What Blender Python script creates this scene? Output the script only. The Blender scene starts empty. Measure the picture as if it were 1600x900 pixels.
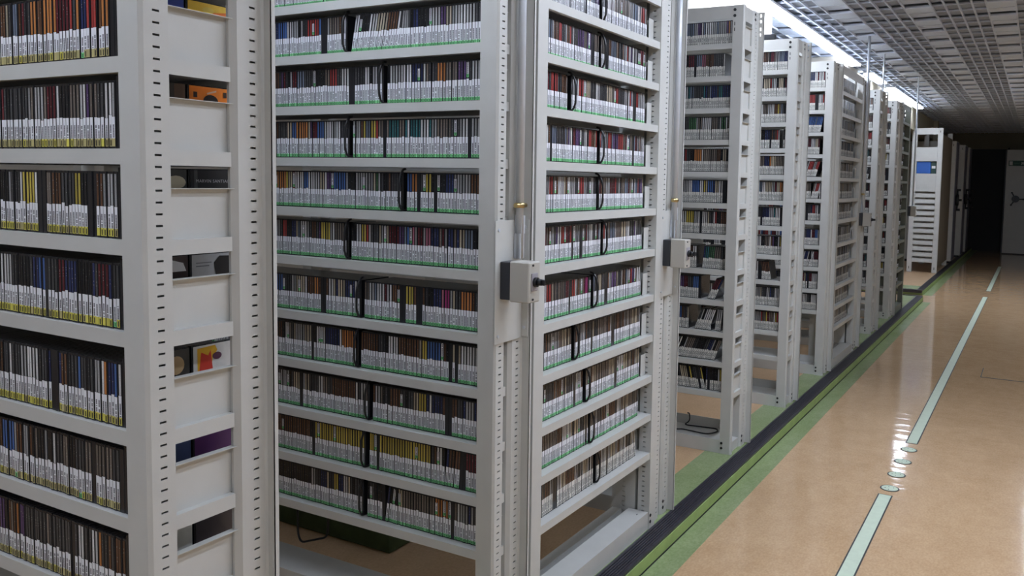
import bpy, math, random
from mathutils import Matrix, Vector
R = random.Random(7)
C = bpy.context.scene.collection
PI = math.pi
# ---------------------------------------------------------------- mesh builder
class MB:
    def __init__(s):
        s.v = []; s.f = []; s.m = []; s.uv = {}; s.sm = set()
    def face(s, pts, mi=0, uv=None):
        b = len(s.v); s.v += [tuple(p) for p in pts]
        s.f.append(tuple(range(b, b + len(pts)))); s.m.append(mi)
        if uv: s.uv[len(s.f) - 1] = uv
    def box(s, x0, x1, y0, y1, z0, z1, mi=0, skip=''):
        b = len(s.v)
        s.v += [(x0,y0,z0),(x1,y0,z0),(x1,y1,z0),(x0,y1,z0),(x0,y0,z1),(x1,y0,z1),(x1,y1,z1),(x0,y1,z1)]
        for k, q in (('b',(3,2,1,0)),('t',(4,5,6,7)),('f',(0,1,5,4)),('r',(1,2,6,5)),('k',(2,3,7,6)),('l',(3,0,4,7))):
            if k not in skip:
                s.f.append(tuple(b + i for i in q)); s.m.append(mi)
    def bbox(s, x0, x1, y0, y1, z0, z1, e=.002, mi=0):
        """box with bevelled edges"""
        pts = []
        xs, ys, zs = (x0, x1), (y0, y1), (z0, z1)
        idx = {}
        b = len(s.v)
        for i in (0, 1):
            for j in (0, 1):
                for k in (0, 1):
                    for a in (0, 1, 2):
                        p = [xs[i], ys[j], zs[k]]
                        for t, sgn in ((0, i), (1, j), (2, k)):
                            if t != a: p[t] += -e if sgn else e
                        idx[(i, j, k, a)] = b + len(pts); pts.append(tuple(p))
        s.v += pts
        def F(q):
            s.f.append(tuple(q)); s.m.append(mi)
        for a in range(3):
            o = [t for t in range(3) if t != a]
            for sd in (0, 1):
                q = []
                for u, w in ((0,0),(1,0),(1,1),(0,1)):
                    c = [0,0,0]; c[a] = sd; c[o[0]] = u; c[o[1]] = w
                    q.append(idx[(c[0],c[1],c[2],a)])
                if (sd == 1) != (a != 1): q = q[::-1]
                F(q)
            for u in (0, 1):
                for w in (0, 1):
                    c0 = [0,0,0]; c1 = [0,0,0]; c1[a] = 1
                    for c in (c0, c1): c[o[0]] = u; c[o[1]] = w
                    F([idx[(*c0, o[0])], idx[(*c1, o[0])], idx[(*c1, o[1])], idx[(*c0, o[1])]])
        for i in (0, 1):
            for j in (0, 1):
                for k in (0, 1): F([idx[(i,j,k,0)], idx[(i,j,k,1)], idx[(i,j,k,2)]])
    def cyl(s, c, axis, r, h, n=14, mi=0, r2=None):
        """closed cylinder from c along unit axis by h"""
        ax = Vector(axis).normalized(); u = ax.orthogonal().normalized(); w = ax.cross(u)
        c = Vector(c); b = len(s.v); r2 = r if r2 is None else r2
        for t, rr in ((0, r), (h, r2)):
            for i in range(n):
                a = 2 * PI * i / n
                s.v.append(tuple(c + ax * t + (u * math.cos(a) + w * math.sin(a)) * rr))
        for i in range(n):
            j = (i + 1) % n
            s.sm.add(len(s.f)); s.f.append((b+i, b+j, b+n+j, b+n+i)); s.m.append(mi)
        s.f.append(tuple(b + i for i in range(n))[::-1]); s.m.append(mi)
        s.f.append(tuple(b + n + i for i in range(n))); s.m.append(mi)
    def tube(s, pts, r, n=8, mi=0):
        pts = [Vector(p) for p in pts]; b = len(s.v); up = None
        for i, p in enumerate(pts):
            d = (pts[min(i+1, len(pts)-1)] - pts[max(i-1, 0)]).normalized()
            if up is None: up = d.orthogonal().normalized()
            up = (up - d * up.dot(d)).normalized(); w = d.cross(up)
            for k in range(n):
                a = 2 * PI * k / n
                s.v.append(tuple(p + (up * math.cos(a) + w * math.sin(a)) * r))
        for i in range(len(pts) - 1):
            for k in range(n):
                k2 = (k + 1) % n
                s.sm.add(len(s.f)); s.f.append((b+i*n+k, b+i*n+k2, b+(i+1)*n+k2, b+(i+1)*n+k)); s.m.append(mi)
        s.f.append(tuple(b + k for k in range(n))[::-1]); s.m.append(mi)
        e = b + (len(pts) - 1) * n
        s.f.append(tuple(e + k for k in range(n))); s.m.append(mi)
    def prism(s, prof, y0, y1, mi=0):
        """profile (x,z) polygon extruded along y"""
        n = len(prof); b = len(s.v)
        s.v += [(x, y0, z) for x, z in prof] + [(x, y1, z) for x, z in prof]
        for i in range(n):
            j = (i + 1) % n
            s.f.append((b+i, b+j, b+n+j, b+n+i)); s.m.append(mi)
        s.f.append(tuple(b + i for i in range(n))[::-1]); s.m.append(mi)
        s.f.append(tuple(b + n + i for i in range(n))); s.m.append(mi)
    def mesh(s, name, mats):
        me = bpy.data.meshes.new(name)
        me.from_pydata(s.v, [], s.f)
        for m in mats: me.materials.append(m)
        me.polygons.foreach_set('material_index', s.m)
        if s.sm: me.polygons.foreach_set('use_smooth', [i in s.sm for i in range(len(s.f))])
        if s.uv:
            l = me.uv_layers.new(name='UVMap'); data = [0.0] * (2 * len(me.loops))
            for fi, uv in s.uv.items():
                st = me.polygons[fi].loop_start
                for k, (a, b) in enumerate(uv): data[2*(st+k)] = a; data[2*(st+k)+1] = b
            l.data.foreach_set('uv', data)
        me.validate(); me.update()
        return me
    def build(s, name, mats, parent=None, loc=None):
        if not isinstance(mats, (list, tuple)): mats = [mats]
        o = bpy.data.objects.new(name, s.mesh(name, mats)); C.objects.link(o)
        if parent: o.parent = parent
        if loc: o.location = loc
        return o
def tag(o, label, cat=None, group=None, kind=None):
    if label: o['label'] = label
    if cat: o['category'] = cat
    if group: o['group'] = group
    if kind: o['kind'] = kind
    return o
def empty(name, label, cat, loc=(0,0,0), rz=0, group=None):
    o = bpy.data.objects.new(name, None); C.objects.link(o)
    o.location = loc; o.rotation_euler = (0, 0, rz); o.empty_display_size = .1
    return tag(o, label, cat, group)
def struct(name, mb, mats): return tag(mb.build(name, mats), None, kind='structure')

# ---------------------------------------------------------------- materials
def mat(name, col, rough=.5, metal=0, noise=0, nscale=30, bump=0, bscale=80, spec=.5, emit=None, coat=0):
    m = bpy.data.materials.new(name); m.use_nodes = True
    nt = m.node_tree; p = nt.nodes['Principled BSDF']
    p.inputs['Base Color'].default_value = (*col, 1)
    p.inputs['Roughness'].default_value = rough; p.inputs['Metallic'].default_value = metal
    p.inputs['Specular IOR Level'].default_value = spec
    if coat: p.inputs['Coat Weight'].default_value = coat
    if emit:
        p.inputs['Emission Color'].default_value = (*emit[0], 1); p.inputs['Emission Strength'].default_value = emit[1]
    if noise or bump:
        tc = nt.nodes.new('ShaderNodeTexCoord')
    if noise:
        n = nt.nodes.new('ShaderNodeTexNoise'); n.inputs['Scale'].default_value = nscale; n.inputs['Detail'].default_value = 5
        r = nt.nodes.new('ShaderNodeMapRange'); r.inputs['From Min'].default_value = .3; r.inputs['From Max'].default_value = .7
        r.inputs['To Min'].default_value = 1 - noise; r.inputs['To Max'].default_value = 1 + noise
        mx = nt.nodes.new('ShaderNodeMix'); mx.data_type = 'RGBA'; mx.blend_type = 'MULTIPLY'; mx.inputs[0].default_value = 1
        mx.inputs[6].default_value = (*col, 1)
        nt.links.new(tc.outputs['Object'], n.inputs['Vector']); nt.links.new(n.outputs['Fac'], r.inputs['Value'])
        nt.links.new(r.outputs['Result'], mx.inputs[7]); nt.links.new(mx.outputs[2], p.inputs['Base Color'])
    if bump:
        n = nt.nodes.new('ShaderNodeTexNoise'); n.inputs['Scale'].default_value = bscale; n.inputs['Detail'].default_value = 3
        b = nt.nodes.new('ShaderNodeBump'); b.inputs['Strength'].default_value = bump; b.inputs['Distance'].default_value = .002
        nt.links.new(tc.outputs['Object'], n.inputs['Vector']); nt.links.new(n.outputs['Fac'], b.inputs['Height'])
        nt.links.new(b.outputs['Normal'], p.inputs['Normal'])
    return m
PAINT = mat('rack_paint', (.555,.555,.525), .42, noise=.03, nscale=14, bump=.06, bscale=500)
PANEL = mat('shelf_panel_paint', (.555,.555,.525), .45, noise=.03, nscale=10, bump=.05, bscale=500)
BOLT = mat('black_bolt', (.012,.012,.012), .4)
STEEL = mat('zinc_steel', (.58,.61,.65), .38, metal=.25, noise=.05, nscale=20)
BRASS = mat('brass', (.55,.42,.2), .3, metal=1)
WIRE = mat('black_wire', (.008,.008,.009), .35)
BLACK = mat('black_plastic', (.012,.013,.016), .4)
BOXDARK = mat('dark_box_plastic', (.035,.038,.045), .45)
BOXLIGHT = mat('box_cover', (.48,.46,.41), .45)
SWITCH = mat('switch_plate', (.34,.32,.35), .4)
WHITE = mat('white_sheet', (.75,.75,.73), .6)
WALL = mat('wall_paint', (.62,.58,.5), .8, noise=.04, nscale=4)
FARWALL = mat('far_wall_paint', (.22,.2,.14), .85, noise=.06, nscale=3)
WALLSHADE = mat('shaded_wall_paint', (.45,.41,.3), .8, noise=.05, nscale=4)  # shade painted into the wall colour for the dimmer bulkhead stretches
DARK = mat('dark_panel', (.01,.01,.012), .6)
CEIL = mat('ceiling_blade', (.61,.67,.78), .55)
CEILPANEL = mat('ceiling_panel', (.66,.73,.84), .6)
CEILBACK = mat('ceiling_void', (.37,.405,.47), .9)
RUBBER = mat('black_rubber', (.035,.033,.042), .45, noise=.25, nscale=30, bump=.2, bscale=60)
RISER = mat('green_riser', (.33,.44,.15), .5, noise=.1, nscale=12)
GREENBOX = mat('dark_green_board', (.06,.09,.035), .8, noise=.15, nscale=20)
TAPE = mat('pale_green_tape', (.62,.71,.55), .5, noise=.04, nscale=30)
TAPEEDGE = mat('tape_dark_edge', (.05,.055,.05), .6)
TUBE = mat('fluorescent_diffuser', (.9,.9,.9), .4, emit=((.86,.955,1.15), 13.0))
HOUSING = mat('lamp_housing', (.7,.7,.7), .5)
def floor_mat(name, col, col2, rough, wav):
    m = mat(name, col, rough); nt = m.node_tree; p = nt.nodes['Principled BSDF']
    tc = nt.nodes.new('ShaderNodeTexCoord')
    mp = nt.nodes.new('ShaderNodeMapping'); mp.inputs['Scale'].default_value = (1, .55, 1)
    n1 = nt.nodes.new('ShaderNodeTexNoise'); n1.inputs['Scale'].default_value = 9; n1.inputs['Detail'].default_value = 8; n1.inputs['Roughness'].default_value = .7
    n2 = nt.nodes.new('ShaderNodeTexNoise'); n2.inputs['Scale'].default_value = 130; n2.inputs['Detail'].default_value = 3
    ad = nt.nodes.new('ShaderNodeMath'); ad.operation = 'ADD'
    mr = nt.nodes.new('ShaderNodeMapRange'); mr.inputs['From Min'].default_value = .7; mr.inputs['From Max'].default_value = 1.3
    cr = nt.nodes.new('ShaderNodeMix'); cr.data_type = 'RGBA'
    cr.inputs[6].default_value = (*col, 1); cr.inputs[7].default_value = (*col2, 1)
    L = nt.links.new
    L(tc.outputs['Object'], mp.inputs['Vector']); L(mp.outputs['Vector'], n1.inputs['Vector']); L(mp.outputs['Vector'], n2.inputs['Vector'])
    L(n1.outputs['Fac'], ad.inputs[0]); L(n2.outputs['Fac'], ad.inputs[1]); L(ad.outputs[0], mr.inputs['Value'])
    L(mr.outputs['Result'], cr.inputs[0]); L(cr.outputs[2], p.inputs['Base Color'])
    mp2 = nt.nodes.new('ShaderNodeMapping'); mp2.inputs['Scale'].default_value = (3.2, 8.5, 1)
    n3 = nt.nodes.new('ShaderNodeTexNoise'); n3.inputs['Scale'].default_value = 1.5; n3.inputs['Detail'].default_value = 3
    b = nt.nodes.new('ShaderNodeBump'); b.inputs['Strength'].default_value = wav; b.inputs['Distance'].default_value = .0035
    L(tc.outputs['Object'], mp2.inputs['Vector']); L(mp2.outputs['Vector'], n3.inputs['Vector']); L(n3.outputs['Fac'], b.inputs['Height'])
    L(b.outputs['Normal'], p.inputs['Normal'])
    return m
FLOOR = floor_mat('tan_vinyl', (.54,.345,.185), (.68,.465,.275), .09, .5)
PLATFLOOR = floor_mat('platform_vinyl', (.50,.315,.165), (.64,.43,.25), .35, .08)
STRIPE = floor_mat('green_vinyl', (.225,.295,.125), (.33,.40,.205), .25, .1)
# CD materials: patterns read from UV (u = case number + position across, v = height)
def cd_mat(name, col, ink, dens, half, rows, vmin, vmax, rough=.35, vary=.0):
    m = mat(name, col, rough); nt = m.node_tree; p = nt.nodes['Principled BSDF']; L = nt.links.new
    uv = nt.nodes.new('ShaderNodeUVMap'); sp = nt.nodes.new('ShaderNodeSeparateXYZ'); L(uv.outputs['UV'], sp.inputs[0])
    def M(op, a, b=None):
        n = nt.nodes.new('ShaderNodeMath'); n.operation = op
        for i, x in enumerate((a, b)):
            if x is None: continue
            if isinstance(x, (int, float)): n.inputs[i].default_value = x
            else: L(x, n.inputs[i])
        return n.outputs[0]
    u, v = sp.outputs[0], sp.outputs[1]
    fu = M('FRACT', u); iu = M('FLOOR', u)
    vr = M('MULTIPLY', v, rows); iv = M('FLOOR', vr); fv = M('FRACT', vr)
    cb = nt.nodes.new('ShaderNodeCombineXYZ'); L(iu, cb.inputs[0]); L(iv, cb.inputs[1])
    wn = nt.nodes.new('ShaderNodeTexWhiteNoise'); wn.noise_dimensions = '2D'; L(cb.outputs[0], wn.inputs['Vector'])
    a = M('LESS_THAN', M('ABSOLUTE', M('SUBTRACT', fu, .5)), half)
    b = M('MULTIPLY', M('GREATER_THAN', v, vmin), M('LESS_THAN', v, vmax))
    c = M('MULTIPLY', M('LESS_THAN', wn.outputs['Value'], dens), M('LESS_THAN', fv, .8))
    k = M('MULTIPLY', M('MULTIPLY', a, b), c)
    mx = nt.nodes.new('ShaderNodeMix'); mx.data_type = 'RGBA'; L(k, mx.inputs[0])
    mx.inputs[6].default_value = (*col, 1); mx.inputs[7].default_value = (*ink, 1)
    out = mx.outputs[2]
    if vary:
        w2 = nt.nodes.new('ShaderNodeTexWhiteNoise'); w2.noise_dimensions = '1D'; L(iu, w2.inputs['W'])
        sc = M('ADD', M('MULTIPLY', w2.outputs['Value'], 2 * vary), 1 - vary)
        m2 = nt.nodes.new('ShaderNodeMix'); m2.data_type = 'RGBA'; m2.blend_type = 'MULTIPLY'; m2.inputs[0].default_value = 1
        L(out, m2.inputs[6]); L(sc, m2.inputs[7]); out = m2.outputs[2]
    L(out, p.inputs['Base Color'])
    return m
INK = (.06,.06,.075)
LABEL = cd_mat('white_spine_label', (.78,.785,.82), INK, .92, .25, 20, .02, .64, .5, .05)
LABELF = cd_mat('cream_spine_label', (.66,.65,.60), INK, .88, .24, 16, .04, .60, .5, .08)
BANDG = cd_mat('green_band', (.20,.60,.24), (.02,.13,.04), .9, .22, 1, .1, .9, .5, .12)
BANDY = cd_mat('yellow_band', (.62,.56,.10), (.07,.06,.02), .9, .24, 1, .1, .9, .5, .15)
BANDO = cd_mat('olive_band', (.44,.38,.17), (.06,.05,.02), .9, .24, 1, .1, .9, .5, .15)
BANDP = cd_mat('plain_band', (.66,.65,.60), (.08,.08,.08), .9, .2, 1, .2, .8, .5, .08)
CASE = mat('cd_case_plastic', (.022,.022,.025), .22, spec=.5)
SP = [('white',(.66,.66,.66),22),('pale grey',(.38,.38,.39),14),('dark grey',(.065,.065,.07),13),('black',(.016,.016,.018),10),
      ('brown',(.14,.065,.032),7),('maroon',(.13,.018,.026),4),('red',(.40,.035,.03),3),('navy',(.025,.035,.12),6),('blue',(.05,.14,.42),4),
      ('teal',(.03,.17,.19),2),('green',(.05,.15,.06),2),('yellow',(.60,.46,.04),2),('orange',(.55,.19,.03),2),('cream',(.52,.44,.31),7),
      ('purple',(.10,.05,.16),3),('pink',(.48,.14,.22),1),('grey brown',(.19,.155,.13),8),('slate blue',(.15,.19,.27),4),('magenta',(.42,.02,.18),0)]
def dim(c):
    g = sum(c) / 3; return tuple((g + (x - g) * .85) * .84 for x in c)
SP = [(n, dim(c), w) for n, c, w in SP]
SPM = [cd_mat('spine_' + n.replace(' ', '_'), c, tuple(min(1, max(c) + .16) if max(c) < .2 else max(c) * .35 for _ in c), .16, .08, 26, .3, .8, .25, .3) for n, c, w in SP]
SPN = [n for n, c, w in SP]
def ci(n): return SPN.index(n)
H, T, D = .1135, .0098, .128        # a CD case
CDMATS = [CASE, LABEL, LABELF, BANDG, BANDY, BANDO, BANDP] + SPM
BAND = {'g': 3, 'y': 4, 'o': 5, 'p': 6}
def label_faces(mb, sty, n, t, lt, xf=lambda p: p, mi=(0, 1), e=.0009):
    """white spine label with its coloured foot; lt = label top"""
    bh = {'g': .0125, 'y': .017, 'o': .017, 'p': .016}[sty]
    def q(z0, z1, m):
        mb.face([xf(p) for p in ((.0010, -e, z0), (t-.0010, -e, z0), (t-.0010, -e, z1), (.0010, -e, z1))], m, [(n+.01,.01),(n+.99,.01),(n+.99,.99),(n+.01,.99)])
    q(bh, lt, mi[0]); q(.0035, bh, mi[1])
def spine_face(mb, n, t, z0, xf=lambda p: p, mi=0, e=.0006):
    mb.face([xf(p) for p in ((.0021, -e, z0), (t-.0021, -e, z0), (t-.0021, -e, H-.004), (.0021, -e, H-.004))], mi, [(n+.01,0.),(n+.99,0.),(n+.99,.99),(n+.01,.99)])
# ---------------------------------------------------------------- room
XE, LEVS = -1.277, [.28,.433,.583,.74,.894,1.068,1.222,1.376,1.533,1.687,1.84,1.995]
ZF, ZC = -.06, 2.55
b = MB(); b.box(-6.2, 2.6, -3.6, 20.9, ZF-.2, ZF); struct('floor', b, FLOOR)
b = MB(); b.box(-6, -1.19, -3.4, 11.0, ZF+.0005, 0); struct('platform', b, PLATFLOOR)
b = MB(); b.box(-6, -1.262, 11.62, 20.7, ZF+.0005, 0); struct('platform', b, PLATFLOOR)
b = MB(); b.box(-1.41, -1.2, -3.4, 10.995, 0, .0015); struct('trim_1', b, STRIPE)
b = MB(); b.box(-6, -1.265, 11.64, 12.1, 0, .0015); struct('trim_2', b, STRIPE)
def nosing(n, x, y0, y1):
    b = MB(); prof = [(x-.072, .0016), (x-.072, .008)]
    for k in range(6):
        xx = x - .064 + k * .0095
        prof += [(xx, .0085 - .0006*k), (xx+.004, .0085-.0006*k), (xx+.005, .0045-.0006*k), (xx+.0085, .0045-.0006*k)]
    prof += [(x, 0), (x, -.010), (x-.004, -.010), (x-.004, .0016)]
    b.prism(prof, y0, y1); struct(n, b, RUBBER)
nosing('trim_3', -1.186, -3.4, 11.0)
nosing('trim_4', -1.258, 11.55, 20.7)
b = MB(); b.box(-1.19, -1.182, -3.4, 11.0, ZF, -.0105); b.box(-6, -1.19, 11.0, 11.006, ZF, -.004); struct('trim_5', b, RISER)
b = MB(); b.box(-1.262, -1.254, 11.6, 20.7, ZF, -.0105); b.box(-6, -1.262, 11.59, 11.62, ZF, -.03); struct('trim_6', b, RISER)
b = MB(); b.box(-6, -1.262, 11.56, 11.64, -.03, .008); b.box(-6, -1.26, 10.96, 10.998, .0016, .007); struct('trim_7', b, RUBBER)
b = MB(); b.box(-1.182, -1.084, -3.4, 10.9, ZF, ZF+.0012); b.box(-1.254, -1.14, 11.6, 20.7, ZF, ZF+.0012); struct('trim_8', b, STRIPE)
b = MB(); b.box(-1.1822, -1.1795, -3.4, 11.0, ZF+.001, ZF+.006); struct('trim_9', b, DARK)
b = MB(); b.box(-6.2, -6, -3.6, 20.9, ZF, 3); struct('wall_left', b, WALL)
b = MB(); b.box(2.4, 2.6, -3.6, 20.9, ZF, 3); struct('wall_right', b, WALL)
b = MB(); b.box(-6, 2.4, -3.6, -3.4, ZF, 3); struct('wall_back', b, WALL)
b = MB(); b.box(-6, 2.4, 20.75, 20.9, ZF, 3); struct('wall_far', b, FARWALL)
b = MB(); b.box(-1.43, -.63, 20.70, 20.75, ZF, 2.2); b.box(-1.46, -1.43, 20.68, 20.75, ZF, 2.23); b.box(-.63, -.6, 20.68, 20.75, ZF, 2.23); struct('door_1', b, DARK)
# ceiling grid: half-metre modules of five long blades and a panel lane
b = MB()
b.box(-6, 2.4, -3.4, 20.75, ZC+.09, ZC+.13, 2)
M0 = .503
k0 = -1.2
for k in range(-9, 8):
    x = k0 + k * M0
    for j in range(5):
        xx = x + j * .083
        if -5.95 < xx < 2.35: b.box(xx-.0055, xx+.0055, -3.4, 20.75, ZC, ZC+.014, 0)
    xl, xr = x + 4*.083 + .0055, x + M0 - .0055
    xa, xb = max(x - .0055, -5.99), min(x + M0 - .0055, 2.39)
    for i in range(-7, 43):
        y = .24 + i * .49
        if y > 20: break
        if -5.95 < xl and xr < 2.35:
            b.box(xl, xr, y, y + .19, ZC + .001, ZC + .012, 1)
            b.box(xl, xr, y + .245, y + .40, ZC + .012, ZC + .02, 1)
        if xb > xa:
            for q0, q1 in ((.012, .205), (.235, .425)): b.box(xa, xb, y + q0, y + q1, ZC + .017, ZC + .022, 2)
for i in range(-7, 43):
    for j in range(2):
        y = .24 + i * .49 + j * .22
        if y < 20.7: b.box(-6, 2.4, y - .005, y + .005, ZC + .003, ZC + .014, 0)
struct('ceiling', b, [CEIL, CEILPANEL, CEILBACK])
b = MB(); b.box(-4.5, -1.73, 4.55, 5.95, 2.22, ZC-.001); struct('beam_1', b, WALL)
b = MB(); b.box(-4.5, -1.73, 8.1, 9.15, 2.22, ZC-.001); struct('beam_2', b, WALL)
b = MB(); b.box(-4.5, -1.76, 9.15, 10.85, 2.22, ZC-.001); struct('beam_3', b, WALLSHADE)
b = MB(); b.box(-4.5, -1.73, 10.85, 12.9, 2.22, ZC-.001); struct('beam_4', b, WALL)
b = MB(); b.box(-4.5, -1.75, 12.9, 16.8, 2.22, ZC-.001); b.box(-1.75, -1.68, 16.6, 16.8, 2.0, ZC-.001); struct('beam_5', b, WALLSHADE)

# ---------------------------------------------------------------- racks
def slotted(b, axis, u0, u1, w, z0, z1, c, sw=.0125, sh=.0036, p=.0195, mi=0):
    """strip with real slots. axis 'x': plane x=w over y in u0..u1; thickness .0016 inwards"""
    t = .0016
    def bx(a0, a1, q0, q1): b.box(w - t, w, a0, a1, q0, q1, mi) if axis == 'x' else None
    bx(u0, c - sw/2, z0, z1); bx(c + sw/2, u1, z0, z1)
    z = z0
    zz = z0 + .03
    while zz < z1 - .02:
        bx(c - sw/2, c + sw/2, z, zz); z = zz + sh; zz += p
    bx(c - sw/2, c + sw/2, z, z1)
def dot(b, axis, c, r, mi):
    ax = {'y': (0,-1,0), 'x': (1,0,0)}[axis]; c = Vector(c) - Vector(ax) * .001
    b.cyl(c, ax, r, .0035, 10, mi)
HT = 2.2
def front_post(x, y, slots=True, both=False, wd=.05):
    """closed post: flange toward -y, slotted web toward +x, corner at (x, y)"""
    b = MB(); f, t, ch = .058, .0016, .006
    b.box(x-f, x-ch, y, y+t, 0, HT)                                     # flange
    b.face([(x-ch,y,0),(x,y+ch,0),(x,y+ch,HT),(x-ch,y,HT)])              # rolled corner
    b.face([(x-ch,y,HT),(x,y+ch,HT),(x-.02,y+ch,HT),(x-.02,y,HT)])
    if slots:
        slotted(b, 'x', y+ch, y+wd, x, 0, HT, y+ch+(wd-ch)/2)
    else: b.box(x-t, x, y+ch, y+wd, 0, HT)
    b.box(x-f, x-.002, y+wd-t, y+wd, 0, HT)                              # back and inner faces close it
    if both: slotted(b, 'x', y+t, y+wd-t, x-f+t, 0, HT, y+ch+.021)
    else: b.box(x-f, x-f+t, y+t, y+wd-t, 0, HT)
    for z, r in ((HT-.022,.0075),(HT-.05,.0075),(.055,.0065),(.03,.0065)): dot(b, 'y', (x-.048, y, z), r, 1)
    for z in (HT-.088, HT-.115): b.box(x-.0495, x-.0455, y-.0008, y+.001, z-.008, z+.008, 1)
    return b
def back_post(x, y1, slots=True, wd=.1, both=False, dp=.05, web=.055, sc=.035, fl=.03):
    """closed slotted post; its outer flange faces -y and stands out past the end of the rack"""
    b = MB(); y = y1 - wd; t = .0016; ch = min(.01, web * .2); ye = y + web
    b.face([(x-ch,y,0),(x,y+ch,0),(x,y+ch,HT),(x-ch,y,HT)])
    b.box(x-dp, x-ch, y, y+t, 0, HT)
    if slots: slotted(b, 'x', y+ch, ye, x, 0, HT, y+sc)
    else: b.box(x-t, x, y+ch, ye, 0, HT)
    b.box(x-dp, x-.002, ye-t, ye, 0, HT)
    if both: slotted(b, 'x', y+t, ye-t, x-dp+t, 0, HT, y+sc)
    else: b.box(x-dp, x-dp+t, y+t, ye-t, 0, HT)
    # outer flange with four holes near its head and two at its foot
    x2, c0, c1 = x + fl, x + .010, x + .017
    z0 = .0095
    b.face([(x,ye-.004,z0),(x+.004,ye,z0),(x+.004,ye,HT),(x,ye-.004,HT)])
    b.box(x+.004, c0, ye, ye+t, z0, HT); b.box(c1, x2, ye, ye+t, z0, HT)
    z = z0
    for zh in (HT-.118, HT-.09, HT-.052, HT-.024):
        b.box(c0, c1, ye, ye+t, z, zh); z = zh + .014
    b.box(c0, c1, ye, ye+t, z, HT); b.box(x2-t, x2, ye, ye+.010, z0, HT)
    for zz in (.055, .03): dot(b, 'x', (x, y+ch+.006, zz), .0065, 1)
    for zz in (HT-.018, HT-.044): dot(b, 'x', (x, y+ch+.006, zz), .007, 1)
    return b
def back_post_plain(x, y1, wd):
    b = MB(); y = y1 - wd; t = .0016; xi = x - .05
    b.box(xi, x, y, y+t, 0, HT); b.box(xi, x, y1-t, y1, 0, HT)
    slotted(b, 'x', y+t, y1-t, x, 0, HT, y+wd*.5); slotted(b, 'x', y+t, y1-t, xi+t, 0, HT, y+wd*.5)
    return b
def rack(label, x, y0, y1, xl, levels=LEVS, rz=0, org=(0,0,0), slots=True, both=False, bpw=.1, wd=.05, dp=.05, web=.055, sc=.035, fl=.03, base=None, group='steel shelving racks'):
    """rack whose long side faces its own -y and whose end faces +x"""
    r = empty('steel_rack', label, 'rack', org, rz, group)
    def P(name, b, m=(PAINT, BOLT)): return b.build(name, list(m), r)
    P('upright', front_post(x, y0, slots and wd > .03, both, wd)); P('upright', back_post(x, y1, slots, bpw, both, dp, web, sc, fl) if not both else back_post_plain(x, y1, bpw))
    for yy in (y0, y1-.05):
        b = MB(); b.box(xl, xl+.055, yy, yy+.05, 0, HT); P('upright', b)
    f = .058
    for z in levels:
        b = MB(); a0, a1, c0, c1 = xl+.057, x-(.004 if y1-y0 > .25 else .0125), y0+.003, y1-.004
        b.box(a0, x-f-.001, c0+.002, c1-.002, z+.0225, z+.026); b.box(x-f-.001, x-.05, y0+wd+.002, y1-bpw-.002, z+.0225, z+.026); b.box(x-.05, a1-.002, y0+wd+.002, y1-bpw-.002, z+.0225, z+.026)
        b.box(xl+.057, x-f-.001, c0, c0+.002, z, z+.026)                       # long lip
        b.box(xl+.057, x-f-.001, c0+.002, c0+.014, z, z+.002)
        b.box(xl+.057, x-.07, c1-.002, c1, z, z+.0255)
        b.box(a1-.002, a1, y0+wd+.002, y1-bpw-.002, z, z+.026)                    # end lip
        sh = P('shelf', b)
        wide = y1 - y0 > .25
        q = x - (.018 if wide else .03); s0, s1 = y0 + wd + .0025, y1 - bpw + (.006 if wide else -.0025)
        b = MB(); b.box(q-.0015, q, s0, s1, z+.026, z+.1125); b.box(q-.0015, q+.013, s0, s1, z+.1125, z+.1136)
        if wide or not both: P('side_panel', b, (PANEL,))
        if both and not wide and z > .5:      # folded end plate beside the row of cases
            b = MB(); q = x - f - .004
            b.box(q-.0015, q, .0315, y1-.03, z+.0265, z+.108); b.box(q-.042, q, .030, .0315, z+.0265, z+.108)
            P('end_plate', b, (PANEL,))
    b = MB(); b.box(xl+.057, x-f-.001, y0+.003, y0+.006, HT-.062, HT); b.box(xl+.057, x-f-.001, y1-.008, y1-.005, HT-.062, HT); P('top_rail', b)
    b = MB(); b.box(x-.012, x-.009, y0+wd+.002, y1-bpw-.002, HT-.07, HT); P('end_rail', b)
    b = MB()
    if base == 'wide':
        b.box(xl+.057, x-f-.001, y0+.004, y0+.14, .001, .07); b.cyl((-2.30, y0+.125, .0695), (0,0,1), .006, .0012, 10, 1); b.cyl((-1.45, y0+.125, .0695), (0,0,1), .006, .0012, 10, 1)
    elif base == 'double':
        b.box(xl+.057, x-f-.001, y0+.004, y0+.088, .001, .07); b.box(xl+.057, x-.07, y1-.052, y1-.012, .001, .066)
        b.box(x-f-.05, x-f-.04, y0+.03, y0+.033, .0702, .071, 1)
        dot(b, 'x', (x-f-.06, y0+.03, .04), .001, 1)
    else:
        b.box(xl+.057, x-f-.001, y0+.003, y1-.03, .001, .055); b.box(xl+.057, x-f-.001, y0+.003, y0+.006, .055, .068)
        b.box(xl+.057, x-.07, y1-.03, y1-.026, .001, .105)
        b.box(x-f-.0005, x-.012, y0+wd+.002, y1-bpw-.002, .001, .05)
    P('base', b)
    return r
LEV1 = [.268,.421,.573,.732,.884,1.054,1.209,1.361,1.512,1.675,1.828,1.983]
r1 = rack('nearest pale grey steel rack, its CDs with yellow label feet', XE, .856, 1.131, -2.6, LEV1, slots=True, dp=.016, web=.066, sc=.043, fl=.022)
u2 = rack('pale grey rack second from the camera, its CDs with green label feet', XE, 1.865, 2.035, -3.2, wd=.042, bpw=.095, base='wide')
e1 = rack('pale grey rack facing the aisle between the two nearest switch boxes', 0, 0, .165, -.925, rz=PI/2, org=(-1.263, 2.967, 0), both=True, base='double')
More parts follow.
